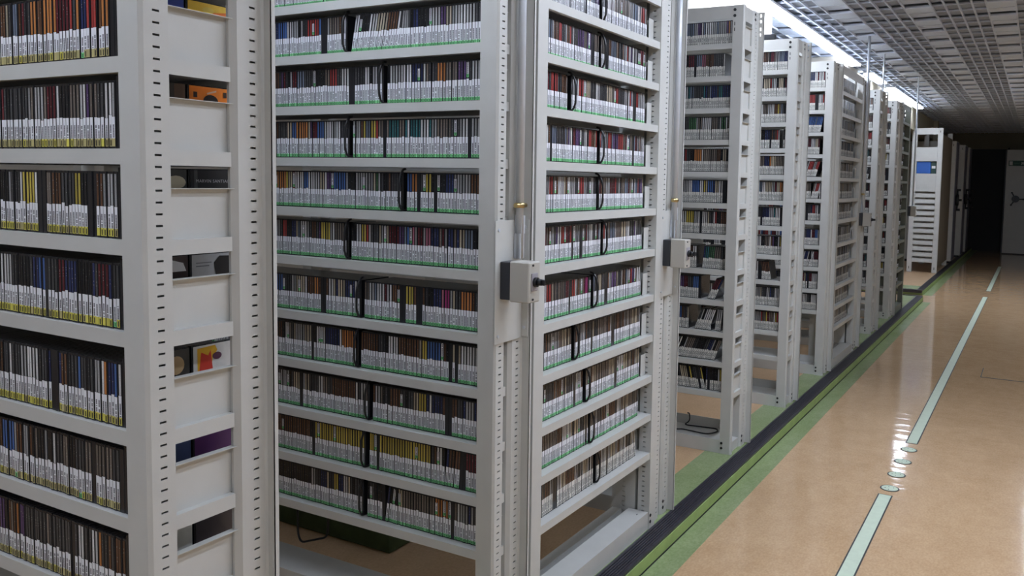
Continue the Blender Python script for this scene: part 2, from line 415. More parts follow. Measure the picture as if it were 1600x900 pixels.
b = MB(); b.box(-2.40,-2.365,1.99,2.03,.0705,.278); b.build('upright', PAINT, u2)
b = MB(); b.face([(-2.36,2.005,.075),(-2.335,2.005,.075),(-2.27,2.005,.278),(-2.295,2.005,.278)]); b.face([(-2.36,2.0,.075),(-2.295,2.0,.278),(-2.27,2.0,.278),(-2.335,2.0,.075)]); b.face([(-2.335,2.005,.075),(-2.335,2.0,.075),(-2.27,2.0,.278),(-2.27,2.005,.278)]); b.build('brace', PAINT, u2)
u3 = rack('narrow grey rack end right behind the nearer aisle-facing rack, with the second switch box', XE, 2.985, 3.155, -3.2, wd=.042, bpw=.095)
r3 = rack('grey rack with a loose wire bookend lying on its base', XE, 3.93, 4.19, -3.2, wd=.022, bpw=.105, web=.066, sc=.036)
r4 = rack('grey rack with a small black object on its top rail', XE, 4.95, 5.205, -3.2, wd=.022, bpw=.125, web=.055, sc=.03)
r5 = rack('grey rack directly before the farther aisle-facing rack', XE, 5.94, 6.125, -3.2, LEVS[1:], wd=.022, bpw=.095, web=.05)
e2 = rack('grey aisle-facing rack farther down, past the rack with the leaning CDs', 0, 0, .165, -.86, rz=PI/2, org=(-1.263, 7.0, 0), both=True, base='double')
u6 = rack('narrow grey rack end behind the farther aisle-facing rack, beside the tall conduit', XE, 7.015, 7.185, -3.2, wd=.042, bpw=.095)
r6 = rack('grey rack partly hidden behind the third switch box', XE, 7.86, 8.12, -3.2, wd=.022, bpw=.105, web=.06)
r7 = rack('grey rack with see-through head holes just before the shaded aisle-facing rack', XE, 8.88, 9.14, -3.2, wd=.022, bpw=.105, web=.06)
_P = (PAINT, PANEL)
PAINT = PANEL = mat('shaded_rack_paint', (.17,.18,.145), .5, noise=.05, nscale=12)  # shade on the last aisle-facing rack put into its paint colour
e3 = rack('grey aisle-facing rack with shade painted in, last on the first platform', 0, 0, .165, -.62, rz=PI/2, org=(-1.263, 9.79, 0), slots=False, base='double')
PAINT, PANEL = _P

# ---------------------------------------------------------------- CDs
class Stuff(MB): pass
S = Stuff(); ncd = [0]
def pick(pal=None):
    names = pal or [n for n, c, w in SP for _ in range(w)]
    return ci(R.choice(names))
def row_list(xa, xb, pal=None, gap=.03, lean=None, runs=(), dark=()):
    """cases from xb back to xa: (x, t, lean, colour, kind)"""
    out = []; x = xb; run = 0; col = 0
    while x - T > xa:
        if run <= 0:
            run = R.choice([1,1,1,2,2,3,4]); col = pick(pal)
        k = None; c = col
        for d in dark:
            if abs(x - .006 - d) < .008: k = 'dark'
        for a0, a1, cn in runs:
            if a0 < x < a1: c = ci(cn)
        t = T
        if k == 'dark': t = .0115
        elif R.random() < gap: x -= .0018
        x -= t
        l = 0
        if lean:
            for a0, a1, ang in lean:
                if a0 < x < a1: l = ang
        out.append((x, t, l, c, k)); run -= 1
    return out
def stuff_cd(M4, x, t, z, y, lean, col, k, sty, lt):
    ncd[0] += 1; n = ncd[0] % 4000
    ca, sa = math.cos(lean), math.sin(lean)
    def xf(p):
        px, py, pz = p
        return M4 @ Vector((x + px*ca + pz*sa, y + py, z + .0003 + pz*ca - px*sa + max(0, t*sa)))
    i0, i1 = .0003, t - .0003
    V = [xf(p) for p in ((i0,0,0),(i1,0,0),(i1,D,0),(i0,D,0),(i0,0,H),(i1,0,H),(i1,D,H),(i0,D,H))]
    for q in ((0,1,5,4),(4,5,6,7),(1,2,6,5),(3,0,4,7),(2,3,7,6)): S.face([V[i] for i in q], 0)
    if k == 'dark': return
    spine_face(S, n, t, lt + .0005, xf, 7 + col)
    if sty == 'g' and R.random() < .055:
        z1 = lt + .004
        for a, b_, m in ((z1 + .009, H - R.choice([.006, .016]), 1), (z1, z1 + .009, 3)):
            S.face([xf(p) for p in ((.0012, -.0008, a), (t-.0012, -.0008, a), (t-.0012, -.0008, b_), (.0012, -.0008, b_))], m, [(n+.01,.01),(n+.99,.01),(n+.99,.64),(n+.01,.64)])
    label_faces(S, sty, n, t, lt, xf, ((1 if sty in 'gyo' else 2), BAND[sty]))
ROWW = ['lowest row', 'second row up', 'third row up', 'fourth row up', 'fifth row up', 'sixth row up', 'seventh row up', 'eighth row up', 'ninth row up', 'tenth row up', 'eleventh row up', 'twelfth row up']
ONES = 'first second third fourth fifth sixth seventh eighth ninth tenth eleventh twelfth thirteenth fourteenth fifteenth sixteenth seventeenth eighteenth nineteenth'.split()
def ordw(n):
    if n < 20: return ONES[n-1]
    t = {20:'twenty', 30:'thirty', 40:'forty'}[n // 10 * 10]
    return {'twenty':'twentieth','thirty':'thirtieth','forty':'fortieth'}[t] if n % 10 == 0 else t + '-' + ONES[n % 10 - 1]
# shared meshes of the single cases
def case_mesh(t):
    b = MB(); b.bbox(.0002, t-.0002, 0, D, 0, H, .0007); return b.mesh('cd_case', [CASE])
CASEM = case_mesh(T); CASEDARK = case_mesh(.0115)
SPINEM, LABM = {}, {}
def spine_mesh(col, lt, n):
    k = (col, round(lt, 4), n)
    if k not in SPINEM:
        b = MB(); spine_face(b, n, T, lt + .0005); SPINEM[k] = b.mesh('spine_card', [SPM[col]])
    return SPINEM[k]
def lab_mesh(sty, lt, n):
    k = (sty, round(lt, 4), n)
    if k not in LABM:
        b = MB(); label_faces(b, sty, n, T, lt); LABM[k] = b.mesh('spine_label', [LABEL, {'g': BANDG, 'y': BANDY, 'o': BANDO}[sty]])
    return LABM[k]
def single_cd(x, z, y, lean, col, k, sty, lt, label, group):
    o = bpy.data.objects.new('cd_case', CASEDARK if k == 'dark' else CASEM); C.objects.link(o)
    o.location = (x, y, z + .0003); o.rotation_euler = (0, lean, 0)
    tag(o, label, 'CD case', group)
    if k == 'dark': return o
    for nm, me in (('spine_card', spine_mesh(col, lt, R.randrange(12))), ('spine_label', lab_mesh(sty, lt, R.randrange(40)))):
        c = bpy.data.objects.new(nm, me); C.objects.link(c); c.parent = o
    return o
I4 = Matrix.Identity(4)
nsingle = 0
# nearest rack: every case in view is a thing of its own
PAL1 = [['navy','brown','maroon','red','white','brown','dark grey','slate blue','cream','dark grey','orange'],
        ['dark grey','pale grey','dark grey','white','grey brown','maroon','black','purple','slate blue'],
        ['dark grey','yellow','white','black','pale grey','brown','dark grey','pale grey','grey brown'],
        ['dark grey','navy','maroon','dark grey','blue','white','brown','black','navy','dark grey'],
        ['dark grey','red','white','orange','blue','pale grey','dark grey','brown','navy','white'],
        ['dark grey','black','white','pale grey','blue','grey brown','black','dark grey','brown'],
        ['dark grey','black','brown','white','orange','grey brown','purple','dark grey','teal']]
SPECIAL1 = [[(-1.36,-1.34,'dark')],[(-1.358,-1.34,'dark')],[(-1.435,-1.42,'dark')],[],[],[(-1.365,-1.34,'dark')],[]]
TOPW = ['top row in view', 'second row down', 'third row down', 'fourth row down', 'fifth row down', 'sixth row down', 'bottom row in view']
for ri in range(7):
    z = LEVS[9 - ri - 0] - .012 + .026 if 9 - ri >= 0 else 0
    z = [1.512, 1.361, 1.209, 1.054, .884, .732, .573][ri] + .026
    dk = {0: [-1.372], 1: [-1.36], 2: [-1.432, -1.585], 3: [-1.575], 4: [-1.56], 5: [-1.372, -1.45], 6: [-1.52]}[ri]
    lt = [.052,.053,.054,.053,.052,.054,.05][ri]
    rl = row_list(-2.45, -1.3625, PAL1[ri], .05, dark=dk)
    n = 0
    for x, t, l, c, k in rl:
        n += 1
        lt2 = lt + R.uniform(-.003, .003) * (R.random() < .4)
        sty = R.choice('yyyyo') if ri in (2, 3, 4) else R.choice('ooooy')
        if R.random() < .03: sty = 'g'
        if x > -1.735 and nsingle < 262:
            what = 'unlabelled black CD' if k == 'dark' else f'CD with {SPN[c]} spine'
            single_cd(x, z, .8665 + R.uniform(0, .0025), 0, c, k, sty, round(lt2, 3), f'{what}, {ordw(n)} from the upright, {TOPW[ri]}, nearest rack', 'CDs on the nearest rack')
            nsingle += 1
        else: stuff_cd(I4, x, t, z, .8675, 0, c, k, sty, lt2)
# second row of cases behind, facing the other way
FLIP = Matrix.Translation((0, 1.9975, 0)) @ Matrix.Scale(-1, 4, (0, 1, 0))
# second rack
U2D = {10: [], 9: [-1.933], 8: [-1.824], 7: [-1.695, -1.39], 6: [-1.568, -1.508], 5: [], 4: [-1.94, -1.624, -1.564], 3: [-1.991, -1.452, -1.43], 2: [-2.04, -1.453, -1.351], 1: [-1.987, -1.719, -1.405], 0: [-1.696, -1.437], 11: []}
U2W = {10: -1.75, 9: -1.839, 8: -1.697, 7: -1.83, 6: -1.622, 5: -1.833, 4: -1.785, 3: -1.795, 2: -1.752, 1: -1.767, 0: -1.775, 11: -1.7}
U2RUN = {9: [(-2.0,-1.95,'red'),(-1.95,-1.92,'blue')], 8: [(-1.905,-1.88,'red'),(-1.5,-1.47,'orange')], 7: [(-1.5,-1.45,'grey brown'),(-1.595,-1.56,'teal'),(-2.05,-2.0,'orange')],
         6: [(-1.87,-1.84,'blue'),(-1.535,-1.512,'yellow')], 5: [(-1.57,-1.55,'maroon'),(-1.54,-1.52,'pink'),(-1.515,-1.49,'navy')], 4: [(-1.61,-1.575,'yellow'),(-1.47,-1.45,'magenta'),(-1.405,-1.37,'orange')],
         3: [(-1.93,-1.87,'navy'),(-1.86,-1.80,'orange'),(-1.545,-1.53,'yellow'),(-1.53,-1.48,'blue')], 2: [(-1.9,-1.8,'brown'),(-1.56,-1.53,'yellow')],
         1: [(-1.98,-1.51,'yellow'),(-1.395,-1.34,'maroon'),(-2.2,-2.0,'brown')], 0: [(-2.2,-1.99,'black'),(-1.9,-1.88,'yellow'),(-1.5,-1.45,'orange'),(-1.62,-1.5,'grey brown')]}
wires = []
for ri in range(11, -1, -1):
    z = LEVS[ri] + .026; w = U2W[ri]
    pal = None if ri > 3 else ['dark grey','brown','grey brown','black','cream','pale grey','dark grey','brown','white','navy']
    lean = [(-1.83,-1.60,.17)] if ri == 9 else ([(-1.69,-1.665,.12)] if ri == 0 else ([(-1.47,-1.41,.06)] if ri == 1 else None))
    edge = XE - .066
    rl = row_list(-2.6, edge, pal, .03, lean, U2RUN.get(ri, ()), U2D[ri])
    n = 0
    for x, t, l, c, k in rl:
        n += 1
        if abs(x + t/2 - w) < .0105: continue           # room for the wire bookend
        if ri == 9 and -1.83 < x < -1.60: l = .17 * min(1, (-1.60 - x) / .06)
        if ri == 9 and -1.60 <= x: l = 0
        lt = .058 + R.uniform(-.003, .003) * (R.random() < .3) + (.002 if ri > 6 else 0)
        if nsingle < 299 and n <= 4 and 0 <= ri <= 10:
            what = 'unlabelled black CD' if k == 'dark' else f'CD with {SPN[c]} spine'
            single_cd(x, z, 1.893, l, c, k, 'g', round(lt, 3), f'{what}, {ordw(n)} from the upright, {ROWW[ri]}, second rack', 'CDs at the upright of the second rack')
            nsingle += 1
        else: stuff_cd(I4, x, t, z, 1.893 + R.uniform(0, .002), l, c, k, 'g', lt)
    wires.append((w, 1.893, z, 0, ROWW[ri] + ' of the second rack'))
# aisle-facing racks: their own x runs along the aisle
def world_of(o): return Matrix.Translation(o.location) @ Matrix.Rotation(o.rotation_euler.z, 4, 'Z')
E1W = {10: 2.485, 9: 2.485, 8: 2.29, 7: 2.489, 6: 2.487, 5: 2.525, 4: 2.463, 3: 2.339, 2: 2.422, 1: 2.459, 0: 2.508, 11: 2.4}
ME1 = world_of(e1)
PALE = ['pale grey','white','dark grey','grey brown','cream','brown','slate blue','pale grey','maroon','purple','grey brown','white','red','dark grey']
PALEB = ['brown','cream','grey brown','pale grey','white','brown','dark grey','cream','grey brown']
for ri in range(12):
    z = LEVS[ri] + .026; w = E1W[ri] - 2.967
    rl = row_list(-.866, -.112, PALE if ri > 3 else PALEB, .05, None, [(-.55,-.53,'magenta')] if ri == 4 else (), [R.uniform(-.8, -.15) for _ in range(2)])
    for x, t, l, c, k in rl:
        if abs(x + t/2 - w) < .0075: continue
        lean = -.16 if (ri == 0 and x > -.16) else (-.1 if ri in (4, 5) and x > -.15 else 0)
        if ri == 0 and x > -.125: continue
        stuff_cd(ME1, x, t, z, .035 + R.uniform(0, .002), lean, c, k, 'g' if ri > 0 else 'p', .056)
    if 0 <= ri <= 10: wires.append((w, .035, z, 1, ROWW[ri] + ' of the nearer aisle-facing rack'))
def fill(M4, xa, xb, y, levels, sty='p', pal=None, holes=(), leans={}, dark=.04, rows=None, gapend=0, pals={}):
    for ri, zl in enumerate(levels):
        if rows is not None and ri not in rows: continue
        z = zl + .026; n0 = xb - (gapend * R.random() if gapend else 0)
        lean = leans.get(ri)
        rl = row_list(xa, n0, pals.get(ri, pal), .06, lean, (), [R.uniform(xa, xb) for _ in range(int((xb-xa) * dark * 100 / 2) + R.randint(0, 1))])
        for x, t, l, c, k in rl:
            if l > 0 and x + t + H * math.sin(l) > xb + .004: continue
            if any(h[0] == ri and h[1] < x < h[2] for h in holes): continue
            stuff_cd(M4, x, t, z, y + R.uniform(0, .003), l, c, k, sty, .052 + R.uniform(-.004, .004) * (R.random() < .3))
fill(I4, -1.95, -1.346, 3.96, LEVS, 'p', None, [(4,-1.5,-1.47),(3,-1.475,-1.445),(2,-1.53,-1.5),(10,-1.385,-1.34),(2,-1.415,-1.395)],
     {4: [(-1.47,-1.38,.07)], 3: [(-1.445,-1.34,.42)], 2: [(-1.5,-1.42,.33),(-1.40,-1.34,.1)], 1: [(-1.7,-1.34,.36)], 0: [(-1.7,-1.43,-.22)]}, .05, pals={9: ['navy','white','teal','slate blue','teal','dark grey'], 8: ['dark grey','white','green','red','pale grey','grey brown'], 11: ['white','pale grey','slate blue','orange','purple','white'], 0: ['dark grey','yellow','navy','black','white','cream'], 3: ['navy','maroon','blue','dark grey','white','purple']})
fill(I4, -1.85, -1.346, 4.98, LEVS, 'p', None, [(8,-1.385,-1.36),(3,-1.40,-1.35)], {3: [(-1.46,-1.40,-.16)]}, .05, rows=range(1, 12))
fill(I4, -1.8, -1.346, 5.97, LEVS[1:], 'p', ['red','white','maroon','blue','dark grey','black','white','pale grey','navy','cream'], [(7,-1.37,-1.34),(6,-1.39,-1.34)], {8: [(-1.8,-1.34,.2)], 6: [(-1.8,-1.34,.28)], 5: [(-1.42,-1.36,.2)], 2: [(-1.5,-1.4,.2)]}, .07, pals={8: ['blue','blue','blue','slate blue'], 6: ['red','white','red','brown','pale grey'], 5: ['grey brown','dark grey','red','white','pale grey'], 9: ['blue','white','red','black','pale grey'], 10: ['maroon','white','navy','purple','white']})
ME2 = world_of(e2)
fill(ME2, -.80, -.066 - .10, .035, LEVS, 'p', ['pale grey','white','cream','pale grey','grey brown','white','slate blue'], [], {}, .02)
fill(I4, -1.75, -1.346, 7.89, LEVS, 'p', ['red','black','dark grey','white','maroon','teal','brown','pale grey'], [], {7: [(-1.4,-1.34,.2)]}, .1, rows=range(1, 12))
fill(I4, -1.75, -1.346, 8.91, LEVS, 'p', ['yellow','black','red','white','pale grey','maroon','dark grey','brown'], [], {}, .1, rows=range(1, 12))
ME3 = world_of(e3)
fill(ME3, -.56, -.2, .035, LEVS, 'o', ['dark grey','brown','black','grey brown'], [], {}, .05)  # spines kept dark too, standing for the shade on this rack
fill(FLIP, -2.4, -1.47, .8665, LEV1, 'o', None, [], {}, .05, rows=range(2, 11))
cd_rest = S.build('cd_case', CDMATS)
tag(cd_rest, 'rows of white-labelled CD cases filling all the farther shelves', 'CD cases', 'CDs on the farther shelves', 'stuff')

# cases seen cover-on above the end panels of the nearest rack
def cover_cd(row, y, x, z, base, art, label, lettering=None):
    r = empty('cd_case', label, 'CD case', (x, y, z), 0, 'CDs seen cover-on at the end of the nearest rack')
    b = MB(); b.bbox(-.0095, 0, 0, .1235, 0, H+.0075, .0008); b.build('jewel_case', CASE, r)
    b = MB(); b.box(-.0005, .0006, .004, .1215, .003, H+.0055); b.build('cover_card', mat('cover_base', base, .3, noise=.08, nscale=40), r)
    if art:
        b = MB(); ms = []
        for i, (poly, col) in enumerate(art):
            ms.append(mat('cover_art', col, .3)); b.face([(.0009 + .0002*i, p, q + .0085) for p, q in poly], i)
        b.build('cover_art', ms, r)
    if lettering:
        cu = bpy.data.curves.new('cover_lettering', 'FONT'); cu.body = lettering; cu.size = .0082; cu.extrude = .0001; cu.space_character = 1.1
        o = bpy.data.objects.new('cover_lettering', cu); o.data.materials.append(mat('cover_letters', (.5,.5,.53), .5))
        me = bpy.data.meshes.new_from_object(o); bpy.data.objects.remove(o)
        o = bpy.data.objects.new('cover_lettering', me); C.objects.link(o); o.parent = r
        o.rotation_euler = (PI/2, 0, PI/2); o.location = (.0011, .0145, .0965)
def ell(cy, cz, ry, rz, n=16): return [(cy + ry*math.cos(2*PI*i/n), cz + rz*math.sin(2*PI*i/n)) for i in range(n)]
LZ = [1.512, 1.361, 1.209, 1.054, .884, .732, .573]
ZT = H - .003
XC = -1.3525
Rg = lambda a, b_, c, d: [(a, c), (b_, c), (b_, d), (a, d)]
FR = [((.03,.06,.32),[(Rg(.06,.09,.09,ZT),(.1,.2,.55))],'dark blue'), ((.10,.055,.03),[(Rg(.08,.1,.05,ZT),(.03,.02,.015)),(Rg(.04,.06,.05,ZT),(.2,.12,.06))],'dark brown'),
      ((.03,.035,.035),[(ell(.1,.088,.02,.012),(.62,.58,.44))],'black and cream'), ((.035,.02,.02),[([(.05,.083),(.07,.098),(.09,.104),(.112,.098),(.118,.083)],(.78,.78,.8))],'black and white'),
      ((.05,.045,.04),[(ell(.095,.083,.016,.017),(.55,.38,.2))],'dark peach-spotted'), ((.06,.09,.2),[(Rg(.02,.07,.06,ZT),(.04,.2,.4))],'grey blue'),
      ((.6,.6,.56),[(Rg(.05,.085,.06,.095),(.16,.12,.17))],'white and mauve')]
BK = [((.85,.55,.04),[([(.0,.08),(.05,.095),(.11,.104),(.12,.085),(.12,.075)],(.75,.18,.02)),(ell(.045,.098,.012,.006),(.8,.6,.1))],'yellow and orange',None),
      ((.92,.26,.02),[(Rg(.012,.02,.09,.1),(.03,.02,.02)),(ell(.048,.085,.016,.012),(.02,.015,.015)),([(.04,.1),(.06,.106),(.06,.103),(.04,.097)],(.75,.5,.35)),(Rg(.075,.082,.094,.104),(.05,.03,.02)),(Rg(.1,.112,.088,.1),(.05,.03,.02))],'orange',None),
      ((.02,.021,.024),[(Rg(.011,.018,.075,ZT),(.08,.09,.09))],'black lettered','MARVIN SANTIAGO'),
      ((.46,.46,.46),[(Rg(.012,.04,.088,.09),(.15,.15,.16)),(Rg(.012,.045,.094,.096),(.2,.2,.2)),([(.055,.06),(.05,.094),(.062,.106),(.10,.104),(.115,.096),(.108,.06)],(.01,.01,.012))],'grey with black blot',None),
      ((.68,.66,.62),[([(.012,.06),(.012,.106),(.05,.108),(.055,.098),(.045,.085),(.04,.06)],(.75,.42,.03)),([(.015,.06),(.02,.098),(.035,.09),(.04,.1),(.045,.06)],(.62,.05,.03)),(ell(.054,.087,.01,.007),(.12,.04,.08))],'flame-patterned white',None),
      ((.09,.025,.12),[(Rg(.1,.118,.07,.1),(.16,.12,.16))],'purple',None),
      ((.05,.04,.045),[(Rg(.02,.08,.09,.092),(.25,.22,.2)),(Rg(.02,.075,.096,.098),(.2,.16,.16)),(Rg(.03,.07,.102,.104),(.14,.16,.14))],'dark striped',None)]
WN = ['topmost', 'second', 'third', 'fourth', 'fifth', 'sixth', 'lowest']
for i in range(7):
    c, a, nm = FR[i]; cover_cd(i, .8685, XC, LZ[i] + .0263, c, a, f'CD with {nm} cover, front one above the {WN[i]} end panel, nearest rack')
    c, a, nm, tx = BK[i]; cover_cd(i, .9945, XC, LZ[i] + .0263, c, a, f'CD with {nm} cover, rear one above the {WN[i]} end panel, nearest rack', tx)

# ---------------------------------------------------------------- wire bookends
def arc(pts, n=5):
    """round the corners of a polyline a little"""
    out = [Vector(pts[0])]
    for i in range(1, len(pts) - 1):
        a, p, c = Vector(pts[i-1]), Vector(pts[i]), Vector(pts[i+1])
        r = min((a-p).length, (c-p).length) * .45
        q0, q1 = p + (a-p).normalized()*r, p + (c-p).normalized()*r
        for k in range(n):
            t = k / (n-1); out.append(q0*(1-t)**2 + p*2*t*(1-t) + q1*t*t)
    return out + [Vector(pts[-1])]
b = MB()
b.tube(arc([(0,.008,.1245),(0,-.002,.1225),(0,-.014,.108),(0,-.021,.085),(0,-.021,.028),(0,-.012,.008),(0,.0,.0045),(0,.02,.0045),(0,.06,.0045)]), .0034)
b.tube([(0,-.004,.118),(0,-.004,.006)], .0026)
WM = b.mesh('wire_bookend', [WIRE])
def Wmesh(name): return WM
for w, y, z, e, where in wires:
    o = bpy.data.objects.new('wire_bookend', WM); C.objects.link(o)
    M4 = ME1 if e else I4
    o.location = M4 @ Vector((w, y, z - .0008))
    if e: o.rotation_euler = (0, 0, PI/2)
    tag(o, f'black wire bookend standing between the CDs, {where}', 'bookend', 'wire bookends between CDs')
# loose one on the base of a rack
b = MB()
b.tube(arc([(.0,.0,.004),(.02,.02,.0032),(.17,.0,.0032),(.2,.07,.0032),(.18,.12,.0032),(.02,.10,.0032),(.005,.1,.005),(.035,.098,.03),(.03,.097,.07),(.022,.09,.072)], 4), .0034)
tag(b.build('wire_bookend', WIRE, None, (-1.60, 4.02, .056)), 'bent black wire bookend lying loose on the rack base by the green floor border', 'bookend', 'loose wire bookends')
b = MB(); b.tube(arc([(0,0,.279),(0,0,.13),(.02,-.005,.105),(.115,.02,.135),(.12,.02,.17),(.12,.02,.279)], 5), .0036)
tag(b.build('wire_bookend', WIRE, None, (-2.16, 1.985, 0)), 'black wire bookend hanging under the lowest shelf of the second rack', 'bookend', 'loose wire bookends')

# ---------------------------------------------------------------- switch boxes with conduits
def switch_box(y, where, ph=True):
    r = empty('switch_box', f'beige electric switch box with black back and knob, {where}', 'switch box', (XE, y, 1.0), 0, 'switch boxes')
    b = MB(); b.bbox(.0045, .036, .012, .066, .022, .125, .002); b.build('back_box', BOXDARK, r)
    b = MB(); b.bbox(.0365, .098, .010, .068, .018, .128, .003)
    dot(b, 'x', (.0985, .03, .027), .003, 1); dot(b, 'x', (.0985, .03, .119), .003, 1); cov = b.build('cover', [BOXLIGHT, BOLT], r)
    b = MB(); b.bbox(.0985, .1005, .022, .054, .05, .098, .001); p = b.build('switch_plate', SWITCH, cov)
    b = MB(); b.cyl((.101,.038,.074), (1,0,0), .013, .008, 16); b.cyl((.109,.038,.074), (1,0,0), .009, .012, 16); b.bbox(.112,.132,.034,.042,.066,.082,.002); b.build('knob', BLACK, cov)
    b = MB(); b.box(.0022, .0042, -.01, .1225, -.1, .236); b.box(.0022, .026, .1225, .1245, -.095, .236)
    for yy, zz in ((.005,.21),(.005,-.08)): dot(b, 'x', (.0045, yy, zz), .0045, 1)
    for zz in (.215, -.07): dot(b, 'y', (.014, .1222, zz), .0045, 1)
    b.build('mounting_plate', [PAINT, STEEL], r)
def conduit(y, where, r_=.011):
    r = empty('conduit_pole', f'bare metal conduit pole running up to the ceiling, {where}', 'pole', (XE + .017, y, 1.1285), 0, 'conduit poles')
    b = MB(); b.cyl((0,0,.0), (0,0,1), r_, 2.548-1.1285, 16); b.build('pole', STEEL, r)
    b = MB(); b.box(-.0115, .009, -.01, .01, .001, .07); b.box(-.0115,.01,-.006,.012,.07,.12); b.build('sleeve', STEEL, r)
    b = MB(); b.cyl((.002,-.026,.148),(0,1,0),.0065,.052,10); b.cyl((0,0,.141),(0,0,1),.0135,.014,14); b.build('clamp', BRASS, r)
for y, w in ((1.866,'on the end of the second rack'),(2.987,'behind the nearer aisle-facing rack'),(7.017,'far behind')):
    switch_box(y, w); 
    conduit(y + .088, {'on the end of the second rack':'on the end of the second rack', 'behind the nearer aisle-facing rack':'just behind the nearer aisle-facing rack'}.get(w, 'tallest seen, beside the farther aisle-facing rack'))
r = empty('switch_box', 'small dim switch box at the last rack of the first platform', 'switch box', (-1.262, 9.84, 1.0), 0, 'switch boxes')
b = MB(); b.bbox(0, .03, 0, .05, .02, .13, .002); b.build('back_box', BOXDARK, r)
b = MB(); b.bbox(.0305, .085, 0, .05, .02, .13, .003); b.build('cover', BOXLIGHT, r)
for y, w, x in ((8.1,'a short length above the rack behind the third switch box',-1.30),(9.865,'above the last rack of the first platform',-1.215)):
    r = empty('conduit_pole', f'bare metal conduit pole, {w}', 'pole', (x, y, 2.2 if y < 9 else 1.13), 0, 'conduit poles')
    b = MB(); b.cyl((0,0,0), (0,0,1), .0085, 2.548 - (2.2 if y < 9 else 1.13), 14); b.build('pole', STEEL, r)
    b = MB(); b.cyl((0,0,.0), (0,0,1), .02, .01, 14); b.build('foot', STEEL, r)

# ---------------------------------------------------------------- loose things
b = MB(); b.bbox(-1.505, -1.42, 4.955, 4.985, 2.2002, 2.235, .003); b.box(-1.50,-1.425,4.9535,4.955,2.207,2.228)
tag(b.build('tape_cassette', BLACK), 'small black object lying on the top rail of a rack below the ceiling lamp', 'box')
r = empty('storage_box', 'dark green box standing on the platform floor behind the second rack', 'box', (-2.45, 2.45, .0022))
b = MB(); b.bbox(-.47, .475, -.215, .3, 0, .22, .004); b.build('body', GREENBOX, r)
b = MB(); b.bbox(-.48, .485, -.225, .31, .2205, .25, .004); b.build('lid', GREENBOX, r)
# ---------------------------------------------------------------- floor marks
def tape(y0, y1, xa, xb, label):
    r = empty('floor_tape', label, 'floor tape', (xa, y0, ZF), 0, 'floor tapes')
    n = Vector((xb-xa, y1-y0, 0)); w = .026
    b = MB(); b.face([(-w-.006,-.006,.0012),(w+.006,-.006,.0012),(n.x+w+.006,n.y+.006,.0012),(n.x-w-.006,n.y+.006,.0012)])
    b.box(-w, w, -.004, 0, .0002, .0011); b.build('dirty_edge', TAPEEDGE, r)
    b = MB(); b.face([(-w,0,.0018),(w,0,.0018),(n.x+w,n.y,.0018),(n.x-w,n.y,.0018)])
    b.box(-w, w, 0, .003, .0012, .0017); b.build('strip', TAPE, r)
tape(1.5, 3.945, -.54, -.543, 'pale green floor tape nearest the camera, before the four round markers')
tape(4.83, 11.9, -.541, -.532, 'long pale green floor tape beyond the four round markers')
tape(12.6, 16.7, -.53, -.535, 'far dim pale green floor tape towards the dark doorway')
for y, w in ((4.045,'nearest the short tape'),(4.258,'second out from the short tape'),(4.48,'third out from the short tape'),(4.705,'beside the long tape')):
    r = empty('floor_marker', f'round pale green floor marker, {w}', 'floor marker', (-.539, y, ZF), 0, 'round floor markers')
    b = MB(); b.cyl((0,0,.0002),(0,0,1),.043,.0012,32); b.build('rim', TAPEEDGE, r)
    b = MB(); b.cyl((0,0,.0014),(0,0,1),.0365,.0008,32); b.build('disc', TAPE, r)
    b = MB()
    for a in (.6, 1.9, 3.3, 4.6): b.box(.02*math.cos(a)-.0015, .02*math.cos(a)+.0015, .02*math.sin(a)-.004, .02*math.sin(a)+.004, .0022, .0026)
    b.build('scratch_mark', TAPEEDGE, r)
r = empty('floor_hatch', 'tan floor access hatch with dark seams beside the long floor tape', 'hatch', (-.303, 6.835, ZF))
b = MB(); b.box(0, .6, 0, .35, .0005, .0035); b.build('cover_plate', FLOOR, r)
b = MB(); b.box(-.004, .6, -.016, -.0005, .0005, .002); b.box(-.006, -.0005, -.0005, .35, .0005, .002); b.build('seam', TAPEEDGE, r)

# ---------------------------------------------------------------- second platform
r = empty('end_rack', 'white rack end with stacked slat panels and a blue box', 'rack', (-1.78, 14.05, .0005), 0, 'racks on the far platform')
HW = 2.255
for xx in (0, .37):
    b = MB(); b.bbox(xx, xx+.075, 0, .05, 0, HW, .004); b.box(xx+.03,xx+.04,-.001,.002,HW-.07,HW-.04,1); b.box(xx+.03,xx+.04,-.001,.002,.05,.09,1); b.build('upright', [PAINT, BOLT], r)
    b = MB(); b.box(xx, xx+.075, 1.55, 1.6, 0, HW); b.build('upright', PAINT, r)
b = MB(); b.box(.075, .37, .004, .02, HW-.1, HW); b.build('top_rail', PAINT, r)
for z0, z1 in ((1.74,1.96),(1.33,1.55)):
    b = MB(); b.box(.075, .37, .006, .02, z0, z1); b.box(.0752, .3698, .02, 1.55, z0, z0+.02); b.build('end_panel', PANEL, r)
for k in range(13):
    z = .16 + k * .0925
    b = MB(); b.prism([(.0755, z), (.3695, z), (.3695, z+.062), (.0755, z+.062)], .012, .016)
    b.box(.0755, .3695, .002, .006, z, z+.03); b.box(.0755, .3695, .006, .07, z+.026, z+.03); b.build('slat_panel', PANEL, r)
b = MB(); b.box(.445, .447, .05, 1.55, .1, HW-.1); b.build('side_sheet', mat('brown_sheet', (.16,.135,.10), .7), r)
b = MB(); b.bbox(-1.70, -1.495, 14.08, 14.3, 1.5515, 1.735, .003); bl = b.build('archive_box', mat('blue_card', (.02,.11,.42), .5, noise=.05, nscale=10)); tag(bl, 'blue box standing in the white rack with slat panels', 'box')
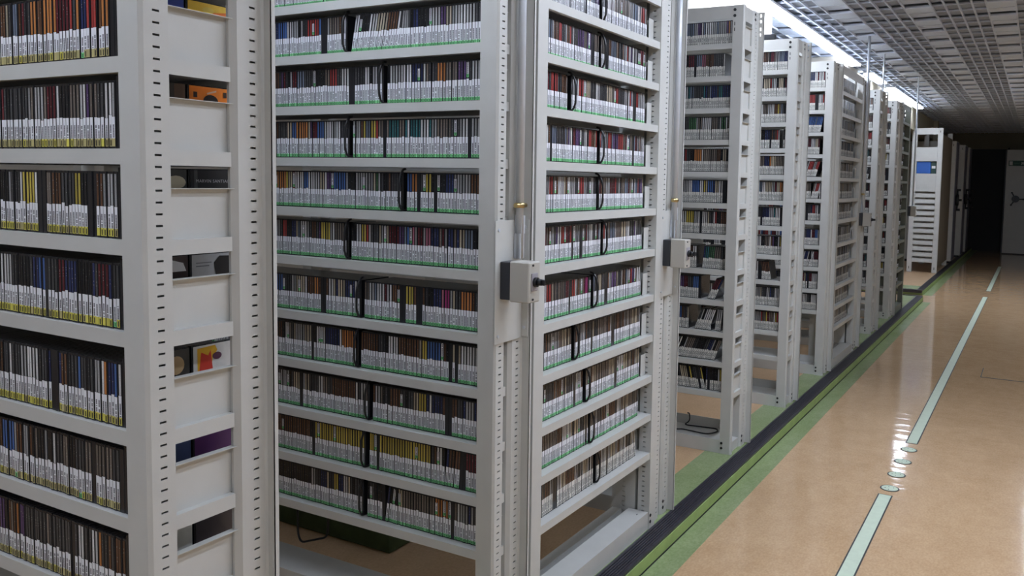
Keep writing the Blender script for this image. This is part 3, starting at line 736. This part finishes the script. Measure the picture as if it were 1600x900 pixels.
b = MB(); b.bbox(-1.49, -1.42, 14.09, 14.3, 1.5515, 1.73, .002); b.box(-1.482,-1.428,14.0885,14.0905,1.63,1.67,1); tag(b.build('archive_box', [mat('dark_teal_card', (.015,.05,.04), .5), WHITE]), 'dark binder with white tag beside the blue box in the white rack', 'binder')
def wheel(r, c, ax, rad):
    b = MB(); b.cyl(c, ax, rad*.5, .05, 22); hub = b.build('wheel_hub', BLACK, r)
    ax = Vector(ax); u = Vector((0,0,1)); w = ax.cross(u)
    for k in range(3):
        a = 2*PI*k/3 + .5; d = u*math.cos(a) + w*math.sin(a); p = Vector(c) + ax*.035
        b = MB(); b.tube([p + d*rad*.3, p + d*rad], .012, 8); q = p + d*rad
        b.cyl(q - ax*.01, ax, .02, .06, 10); b.build('handle', BLACK, hub)
for y, x, w in ((16.0,-1.30,'nearest of the three behind the white rack'),(17.5,-1.265,'middle of the three behind the white rack'),(18.6,-1.255,'farthest of the three behind the white rack')):
    r = empty('mobile_cabinet', f'grey mobile shelving cabinet with black wheel handle, {w}', 'cabinet', (x, y, .0005), 0, 'mobile cabinets on the far platform')
    b = MB(); b.bbox(-1.2, 0, 0, .5, .04, 2.15, .006); b.box(-1.2, -.02, .02, .48, 0, .04, 1); b.box(-.05,-.04,-.001,.002,2.06,2.1,1); b.build('body', [PAINT, BOLT], r)
    b = MB(); b.bbox(.0005, .012, .01, .49, .06, 2.13, .003); b.build('end_panel', mat('dim_blue_panel', (.12,.12,.16), .5), r)
    wheel(r, (.012, .25, 1.12), (1,0,0), .2)
r = empty('mobile_cabinet', 'pale grey cabinet end with green sign and black wheel beside the dark doorway', 'cabinet', (-.655, 20.0, ZF + .0005))
b = MB(); b.bbox(0, .5, .012, .68, 0, 2.22, .006); b.build('body', BOXDARK, r)
b = MB(); b.bbox(.03, .5, 0, .011, .02, 2.22, .004); b.build('end_panel', PAINT, r)
wheel(r, (.235, 0, 1.18), (0,-1,0), .15)
b = MB(); b.box(.07, .42, -.004, -.0005, 1.88, 1.99); b.box(.085, .145, -.0055, -.004, 1.895, 1.975, 1)
for q in range(4): b.box(.18+q*.025, .195+q*.025, -.0055, -.004, 1.925, 1.945, 2)
b.face([(.30,-.0055,1.96),(.36,-.0055,1.90),(.36,-.0055,1.96)], 1); b.face([(.31,-.0055,1.90),(.37,-.0055,1.94),(.35,-.0055,1.97),(.30,-.0055,1.92)], 1)
b.build('sign', [mat('sign_green', (.02,.09,.05), .5), WHITE, mat('sign_pale_green', (.1,.25,.15), .5)], r)
# ---------------------------------------------------------------- lamps
def lamp(x, y0, y1, label, w=.095):
    r = empty('ceiling_light', label, 'ceiling light', (x, y0, ZC - .03), 0, 'fluorescent ceiling lights')
    n = y1 - y0
    b = MB(); b.bbox(-w/2-.006, w/2+.006, 0, n, .012, .029, .002); b.build('housing', HOUSING, r)
    b = MB(); b.bbox(-w/2, w/2, .004, n-.004, -.004, .0115, .002); b.build('diffuser', TUBE, r)
lamp(-1.648, 4.15, 8.6, 'long lit fluorescent strip above the racks, nearest in view')
lamp(-1.648, 9.3, 10.2, 'short lit fluorescent strip between the two longer ones')
lamp(-1.640, 10.75, 13.6, 'farthest lit fluorescent strip over the end of the racks')
lamp(.2, 9.4, 12.8, 'lit fluorescent strip over the far right of the aisle')
lamp(.55, -1.4, .8, 'unseen fill strip added over the aisle above the camera')  # out-of-view lamp added to brighten the near rack ends
lamp(-1.648, -.9, 2.5, 'unseen strip placed to light the two nearest racks')  # out-of-view lamp, its length set to brighten the second rack's front
lamp(-1.648, -2.6, -1.9, 'unseen fill strip added behind the camera on the rack side')  # extra lamp out of view, added so the nearest rack's front is lit
lamp(-.15, 1.6, 4.8, 'broad unseen fill strip added over the near middle of the aisle', .165)  # out-of-view lamp added to lift the near floor and the aisle-facing rack
w = bpy.data.worlds.new('World'); bpy.context.scene.world = w; w.use_nodes = True
w.node_tree.nodes['Background'].inputs[0].default_value = (.5,.52,.55,1); w.node_tree.nodes['Background'].inputs[1].default_value = .05
# ---------------------------------------------------------------- camera
def cam():
    yaw, pit, rol = .4934, .0744, .0192
    cy, sy = math.cos(yaw), math.sin(yaw)
    f = Vector((-sy*math.cos(pit), cy*math.cos(pit), -math.sin(pit)))
    rr = Vector((cy, sy, 0)); u = rr.cross(f)
    r2 = math.cos(rol)*rr + math.sin(rol)*u; u2 = -math.sin(rol)*rr + math.cos(rol)*u
    m = Matrix(((r2.x,u2.x,-f.x,0),(r2.y,u2.y,-f.y,0),(r2.z,u2.z,-f.z,1.35),(0,0,0,1)))
    cd = bpy.data.cameras.new('camera'); o = bpy.data.objects.new('camera', cd); C.objects.link(o)
    o.matrix_world = m
    cd.sensor_width = 36; cd.lens = 1308.5/1600*36; cd.shift_x = (800-915.38)/1600; cd.shift_y = (378.68-450)/1600
    cd.clip_start = .05; cd.clip_end = 60
    bpy.context.scene.camera = o
cam()
sc = bpy.context.scene
sc.view_settings.view_transform = 'Standard'; sc.view_settings.look = 'None'
sc.view_settings.exposure = 1.34; sc.view_settings.gamma = 1; sc.view_settings.use_curve_mapping = False
sc.cycles.use_denoising = True
sc.cycles.max_bounces = 8; sc.cycles.diffuse_bounces = 5
